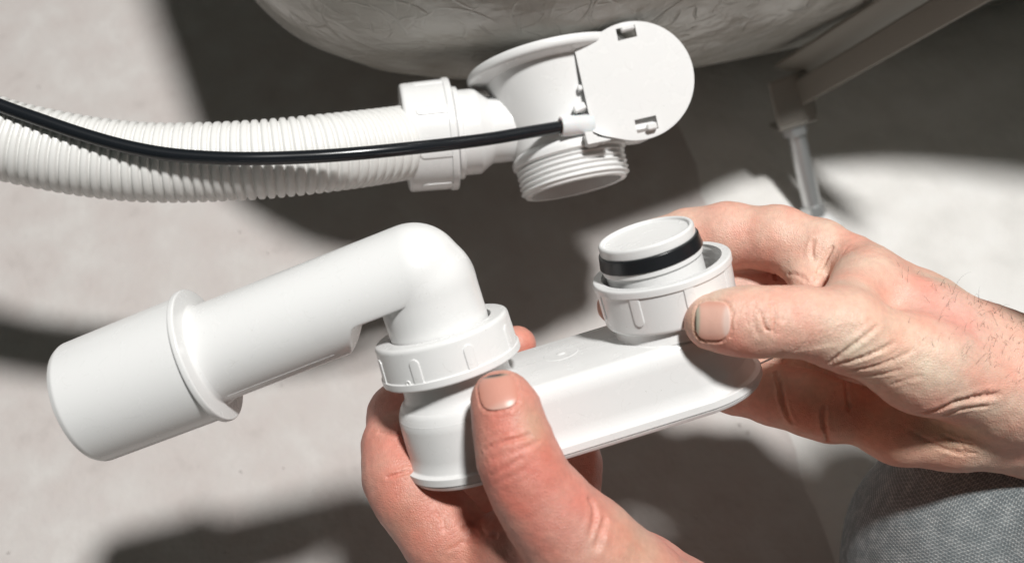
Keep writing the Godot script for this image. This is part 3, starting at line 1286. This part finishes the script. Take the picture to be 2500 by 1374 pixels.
func make_person() -> void:
	nzA.frequency = 0.05
	nzA.seed = 41
	nzA.fractal_octaves = 3
	nzB.frequency = 0.35
	nzB.seed = 42
	nzB.fractal_octaves = 2
	var origin := eye(2440, 1400, 480)
	var root := thing("person", Basis(), origin)
	tag(root, "kneeling person in grey work trousers holding the white trap with both bare hands", "person")

	# ---- right hand
	var r := Flesh.new()
	# 0: thumb, thenar, wrist, forearm and back of the hand
	r.chain(0, [[1733, 787, 374, 62], [1790, 785, 372, 70], [1862, 786, 371, 75], [1960, 785, 372, 76], [2060, 808, 375, 88], [2250, 888, 386, 112], [2460, 955, 402, 128], [2560, 990, 410, 130]])
	r.chain(0, [[2055, 775, 382, 72], [2120, 670, 415, 72]])
	r.chain(0, [[2075, 645, 430, 76], [2250, 768, 418, 94], [2420, 868, 412, 110], [2540, 905, 415, 118]])
	r.chain(0, [[2110, 790, 432, 80], [2400, 950, 430, 110]])
	r.chain(0, [[2050, 1000, 420, 66], [2200, 1045, 416, 82], [2320, 1052, 414, 88], [2540, 1062, 416, 104]])
	r.chain(0, [[2140, 920, 444, 80], [2400, 1010, 434, 110]])
	r.chain(0, [[2600, 1000, 412, 130], [2900, 905, 384, 138], [2995, 420, 350, 225], [3260, 3, 300, 310], [4250, -700, 230, 380]])
	r.chain(0, [[2540, 1055, 418, 106], [2760, 1000, 395, 150]])
	r.chain(0, [[2125, 700, 408, 74], [2280, 805, 402, 100], [2450, 895, 402, 120]])
	# 1: index
	r.chain(1, [[2090, 660, 432, 70], [2000, 615, 438, 74], [1900, 583, 446, 75], [1775, 575, 456, 76], [1680, 583, 463, 68], [1600, 600, 464, 58], [1530, 690, 452, 46], [1502, 748, 444, 44]])
	# web fold between thumb and index
	r.chain(1, [[1955, 650, 436, 46], [1975, 700, 425, 44]])
	# 2: middle
	r.chain(2, [[2100, 790, 446, 70], [1960, 740, 456, 70], [1830, 712, 464, 68], [1690, 720, 468, 60], [1560, 760, 462, 52]])
	r.chain(2, [[2220, 810, 462, 90], [2060, 790, 488, 84], [1920, 790, 494, 74], [1760, 790, 482, 60]])
	# 3: ring
	r.chain(3, [[2110, 900, 450, 76], [1990, 890, 456, 72], [1870, 870, 464, 68], [1700, 850, 470, 60], [1580, 860, 466, 52]])
	# 4: little
	r.chain(4, [[2090, 1010, 420, 68], [2030, 1003, 420, 71], [1975, 985, 422, 71], [1940, 973, 425, 66], [1880, 962, 430, 67], [1800, 945, 441, 61], [1690, 925, 452, 52]])
	# creases on the thumb's knuckle, the web and the wrist
	r.crease([[1874, 716], [1880, 735], [1887, 760], [1888, 800], [1884, 818]], 0.55, 0.75)
	r.crease([[1852, 752], [1860, 775], [1868, 800], [1880, 808]], 0.6, 0.7)
	r.crease([[1845, 735], [1838, 765], [1844, 800], [1856, 826]], 0.7, 0.35)
	r.crease([[1915, 745], [1919, 765], [1912, 790]], 0.6, 0.35)
	r.crease([[1900, 728], [1905, 760], [1900, 800], [1893, 825]], 0.6, 0.3)
	r.crease([[1820, 760], [1823, 780], [1830, 800]], 0.5, 0.25)
	for k in 7:
		r.crease([[1940 + k * 17, 858 - k * 3], [1965 + k * 20, 842 - k * 5], [1985 + k * 24, 812 - k * 6]], 0.7, 0.22)
	r.crease([[2022, 885], [2060, 862], [2100, 832], [2150, 790]], 0.9, 0.8)
	r.crease([[2030, 890], [2085, 880], [2140, 860], [2190, 835]], 1.0, 0.6)
	r.crease([[2045, 902], [2110, 900], [2180, 880], [2240, 850]], 0.9, 0.5)
	r.crease([[2060, 912], [2130, 916], [2210, 900]], 0.8, 0.4)
	r.crease([[2110, 938], [2190, 935], [2260, 915]], 0.8, 0.3)
	r.crease([[2240, 1008], [2290, 1000], [2340, 980], [2400, 968], [2450, 962]], 1.4, 0.9)
	r.crease([[2300, 1015], [2350, 1000], [2420, 990]], 0.9, 0.5)
	r.crease([[2215, 1050], [2260, 1072], [2310, 1098], [2360, 1112]], 0.8, 0.45)
	r.crease([[2300, 1062], [2340, 1078], [2380, 1086]], 0.8, 0.45)
	r.crease([[2310, 1095], [2350, 1104], [2390, 1108]], 0.8, 0.4)
	r.crease([[2335, 1040], [2350, 1080], [2358, 1120]], 0.7, 0.3)
	r.crease([[2015, 990], [2012, 1025], [2018, 1060], [2022, 1078]], 0.9, 1.0)
	r.crease([[1895, 905], [1908, 950], [1916, 990], [1936, 1035]], 1.0, 1.1)
	r.crease([[2063, 930], [2068, 970], [2076, 1006]], 0.8, 0.9)
	# folds where index and thumb meet
	r.crease([[1988, 692], [2002, 660], [2020, 625], [2036, 600]], 1.0, 0.9)
	r.crease([[1990, 640], [1982, 610], [1988, 585]], 0.9, 0.6)
	r.crease([[1900, 655], [1896, 680], [1910, 705]], 0.9, 0.7)
	r.crease([[1922, 668], [1950, 672], [1975, 688]], 0.8, 0.5)
	r.crease([[2040, 650], [2055, 625], [2072, 600]], 0.8, 0.25)
	var rn := Vector2(1741, 783)
	var ra := Vector2(-1.0, -0.02)
	r.crease(loop_px(rn, ra, 42, 48, 1.06), 0.55, 0.55, true)
	var spots := [
		[r.hit(1800, 840), 8.0, Vector3(0.70, 0.34, 0.26)], [r.hit(1870, 780), 7.0, Vector3(0.73, 0.40, 0.31)],
		[r.hit(2330, 770), 15.0, Vector3(0.71, 0.37, 0.31)], [r.hit(2270, 730), 11.0, Vector3(0.72, 0.39, 0.32)],
		[r.hit(1750, 560), 14.0, Vector3(0.75, 0.42, 0.33)], [r.hit(1840, 690), 14.0, Vector3(0.74, 0.38, 0.31)],
		[r.hit(2180, 860), 20.0, Vector3(0.76, 0.54, 0.41)], [r.hit(2330, 1050), 14.0, Vector3(0.64, 0.46, 0.32)], [r.hit(1690, 800), 6.0, Vector3(0.58, 0.40, 0.29)],
		[r.hit(2120, 1060), 16.0, Vector3(0.70, 0.36, 0.24)], [r.hit(1960, 1020), 12.0, Vector3(0.70, 0.36, 0.25)]]
	var rh := skin_body("right_hand", r, Vector3(0.735, 0.45, 0.35), spots, root, origin)
	nail(r, rn, ra, 42, 47, rh, origin, func(x, y):
		var c := Vector3(0.73, 0.44, 0.355)
		c = c.lerp(Vector3(0.76, 0.56, 0.49), smoothstep(-0.45, -0.72, x + 0.25 * y * y))
		c = c.lerp(Vector3(0.66, 0.32, 0.24), smoothstep(0.55, 0.95, absf(y)) * 0.7)
		c = c.lerp(Vector3(0.45, 0.42, 0.33), smoothstep(0.66, 0.80, x - 0.10 * y * y))
		c = c.lerp(Vector3(0.13, 0.125, 0.10), smoothstep(0.86, 0.99, x) * smoothstep(0.9, 0.3, absf(y + 0.3)))
		return Color(c.x, c.y, c.z))

	# ---- left hand
	var l := Flesh.new()
	l.chain(0, [[1222, 970, 364, 63], [1236, 1005, 362, 74], [1262, 1110, 360, 88], [1300, 1195, 362, 92], [1352, 1262, 366, 104], [1425, 1345, 372, 128], [1520, 1450, 380, 150], [1640, 1560, 388, 165]])
	l.chain(0, [[1150, 1345, 402, 80], [1270, 1330, 388, 88], [1380, 1360, 382, 110]])
	l.chain(0, [[1125, 1375, 404, 100], [1250, 1450, 402, 140], [1450, 1530, 400, 170], [1640, 1600, 398, 180]])
	l.chain(0, [[1450, 1335, 408, 90], [1560, 1430, 405, 120], [1680, 1540, 402, 150], [1900, 1750, 400, 190], [2200, 2050, 400, 220]])
	l.chain(0, [[1640, 1560, 390, 170], [1900, 1800, 398, 200], [2200, 2080, 400, 220]])
	# index, round the back of the trap
	l.chain(1, [[1140, 1375, 402, 100], [1080, 1300, 402, 98], [1012, 1215, 404, 92], [978, 1160, 408, 86], [970, 1090, 416, 80], [980, 1015, 430, 76], [1010, 965, 446, 66], [1110, 905, 458, 54], [1200, 862, 460, 48], [1262, 842, 458, 47]])
	# middle and ring, under and behind
	l.chain(2, [[1330, 1400, 420, 90], [1380, 1270, 438, 80], [1385, 1190, 446, 74], [1392, 1130, 450, 70], [1380, 1060, 454, 64], [1330, 960, 456, 54]])
	l.chain(3, [[1250, 1420, 420, 90], [1270, 1280, 440, 80], [1270, 1180, 452, 70], [1260, 1080, 460, 60], [1240, 980, 460, 52]])
	l.chain(4, [[1180, 1400, 420, 90], [1165, 1290, 440, 84], [1160, 1205, 455, 74], [1170, 1100, 462, 60]])
	l.crease([[1172, 1108], [1200, 1090], [1235, 1078], [1275, 1068], [1300, 1058]], 0.75, 0.6)
	l.crease([[1175, 1085], [1205, 1065], [1240, 1055]], 0.6, 0.3)
	l.crease([[1180, 1132], [1230, 1112], [1290, 1090], [1320, 1075]], 0.7, 0.4)
	l.crease([[1190, 1160], [1240, 1140], [1280, 1112]], 0.7, 0.45)
	l.crease([[1200, 1185], [1245, 1165], [1295, 1140]], 0.7, 0.3)
	l.crease([[1165, 1060], [1195, 1045], [1230, 1036]], 0.5, 0.2)
	l.crease([[1436, 1215], [1450, 1235], [1452, 1270], [1440, 1310]], 1.4, 0.7)
	l.crease([[1478, 1265], [1468, 1300], [1455, 1340]], 1.5, 0.6)
	l.crease([[920, 1055], [950, 1058], [985, 1060]], 0.7, 0.5)
	l.crease([[940, 1168], [965, 1160], [985, 1155], [1005, 1148]], 0.9, 0.7)
	l.crease([[1060, 1250], [1080, 1270], [1085, 1300]], 0.8, 0.35)
	l.crease([[1130, 1292], [1150, 1280], [1180, 1285]], 0.9, 0.5)
	l.crease([[1170, 1270], [1180, 1300], [1210, 1308], [1240, 1300]], 0.8, 0.4)
	l.crease([[1090, 1345], [1130, 1325], [1170, 1330]], 0.8, 0.35)
	var ln := Vector2(1216, 957)
	var la := Vector2(-0.16, -1.0)
	l.crease(loop_px(ln, la, 43, 46, 1.06), 0.55, 0.5, true)
	spots = [[l.hit(1260, 1060), 12.0, Vector3(0.64, 0.215, 0.165)], [l.hit(1255, 1150), 11.0, Vector3(0.66, 0.225, 0.175)], [l.hit(1300, 1230), 12.0, Vector3(0.62, 0.20, 0.15)],
		[l.hit(1400, 1270), 14.0, Vector3(0.64, 0.25, 0.20)], [l.hit(1310, 1040), 8.0, Vector3(0.58, 0.31, 0.22)], [l.hit(1560, 1340), 16.0, Vector3(0.62, 0.36, 0.26)],
		[l.hit(1000, 1250), 14.0, Vector3(0.56, 0.24, 0.175)], [l.hit(1285, 830), 8.0, Vector3(0.66, 0.24, 0.18)], [l.hit(1140, 1340), 14.0, Vector3(0.58, 0.24, 0.175)]]
	var lh := skin_body("left_hand", l, Vector3(0.635, 0.285, 0.22), spots, root, origin)
	nail(l, ln, la, 43, 46, lh, origin, func(x, y):
		var c := Vector3(0.62, 0.30, 0.235)
		c = c.lerp(Vector3(0.64, 0.40, 0.33), smoothstep(-0.45, -0.95, x + 0.25 * y * y - 0.2 * y))
		c = c.lerp(Vector3(0.60, 0.25, 0.18), smoothstep(0.6, 0.98, absf(y)) * 0.6)
		c = c.lerp(Vector3(0.34, 0.29, 0.22), smoothstep(0.74, 0.90, x - 0.1 * y * y))
		c = c.lerp(Vector3(0.035, 0.037, 0.04), smoothstep(0.80, 0.92, x) * smoothstep(0.75, 0.25, absf(y + 0.12)))
		return Color(c.x, c.y, c.z))

	# ---- hairs on the right wrist
	var rng := RandomNumberGenerator.new()
	rng.seed = 77
	var s := Soup.new()
	for k in 120:
		var q := Vector2(2190 + 330 * pow(rng.randf(), 0.6), 0)
		var edge := 640.0 + (q.x - 2190.0) * 0.46
		q.y = edge + 6.0 + pow(rng.randf(), 2.0) * 160.0
		var p := r.hit(q.x, q.y)
		if p.length() > 680.0: continue
		var n := r.slope(p, r.all, r.dist(p, r.all))
		var t := Vector3(-0.5 + rng.randf_range(-0.5, 0.6), 0.75 + rng.randf_range(-0.5, 0.3), rng.randf_range(-0.3, 0.3))
		var len := rng.randf_range(6.0, 13.0)
		var path := []
		var bend := Vector3(rng.randf_range(0.4, 1.0), rng.randf_range(-0.9, -0.1), 0.0)
		for m in 9:
			var u := m / 8.0
			path.append(p + n * (-0.3 + len * 0.35 * u * (1.3 - u)) + t * len * u * 0.6 + bend * len * 0.45 * u * u - origin)
		sweep(s, path, func(m): return 0.055 * (1.0 - m / 9.5), 4)
	var hh := part("wrist_hair", soup_mesh(s), mats.hair, rh)
	hh.set_meta("kind", "stuff")

	# ---- trousers: bent knee
	var j := Flesh.new()
	j.cell = 4.0
	j.kin = [40.0]
	j.chain(0, [[2445, 1375, 470, 325], [2600, 1420, 462, 360], [3000, 1500, 420, 480], [3500, 1500, 380, 620]])
	j.chain(0, [[2430, 1420, 476, 300], [2600, 1700, 470, 320]])
	var rr := j.surface(1)
	var v: PackedVector3Array = rr[0]
	for k in v.size():
		var p := v[k]
		var w := nzA.get_noise_3d(p.x * 0.35, p.y * 0.35, p.z * 0.35) * 1.6
		v[k] = p + rr[2][k] * w - origin
	part("trousers", build(v, rr[1]), mats.work_cloth, root)
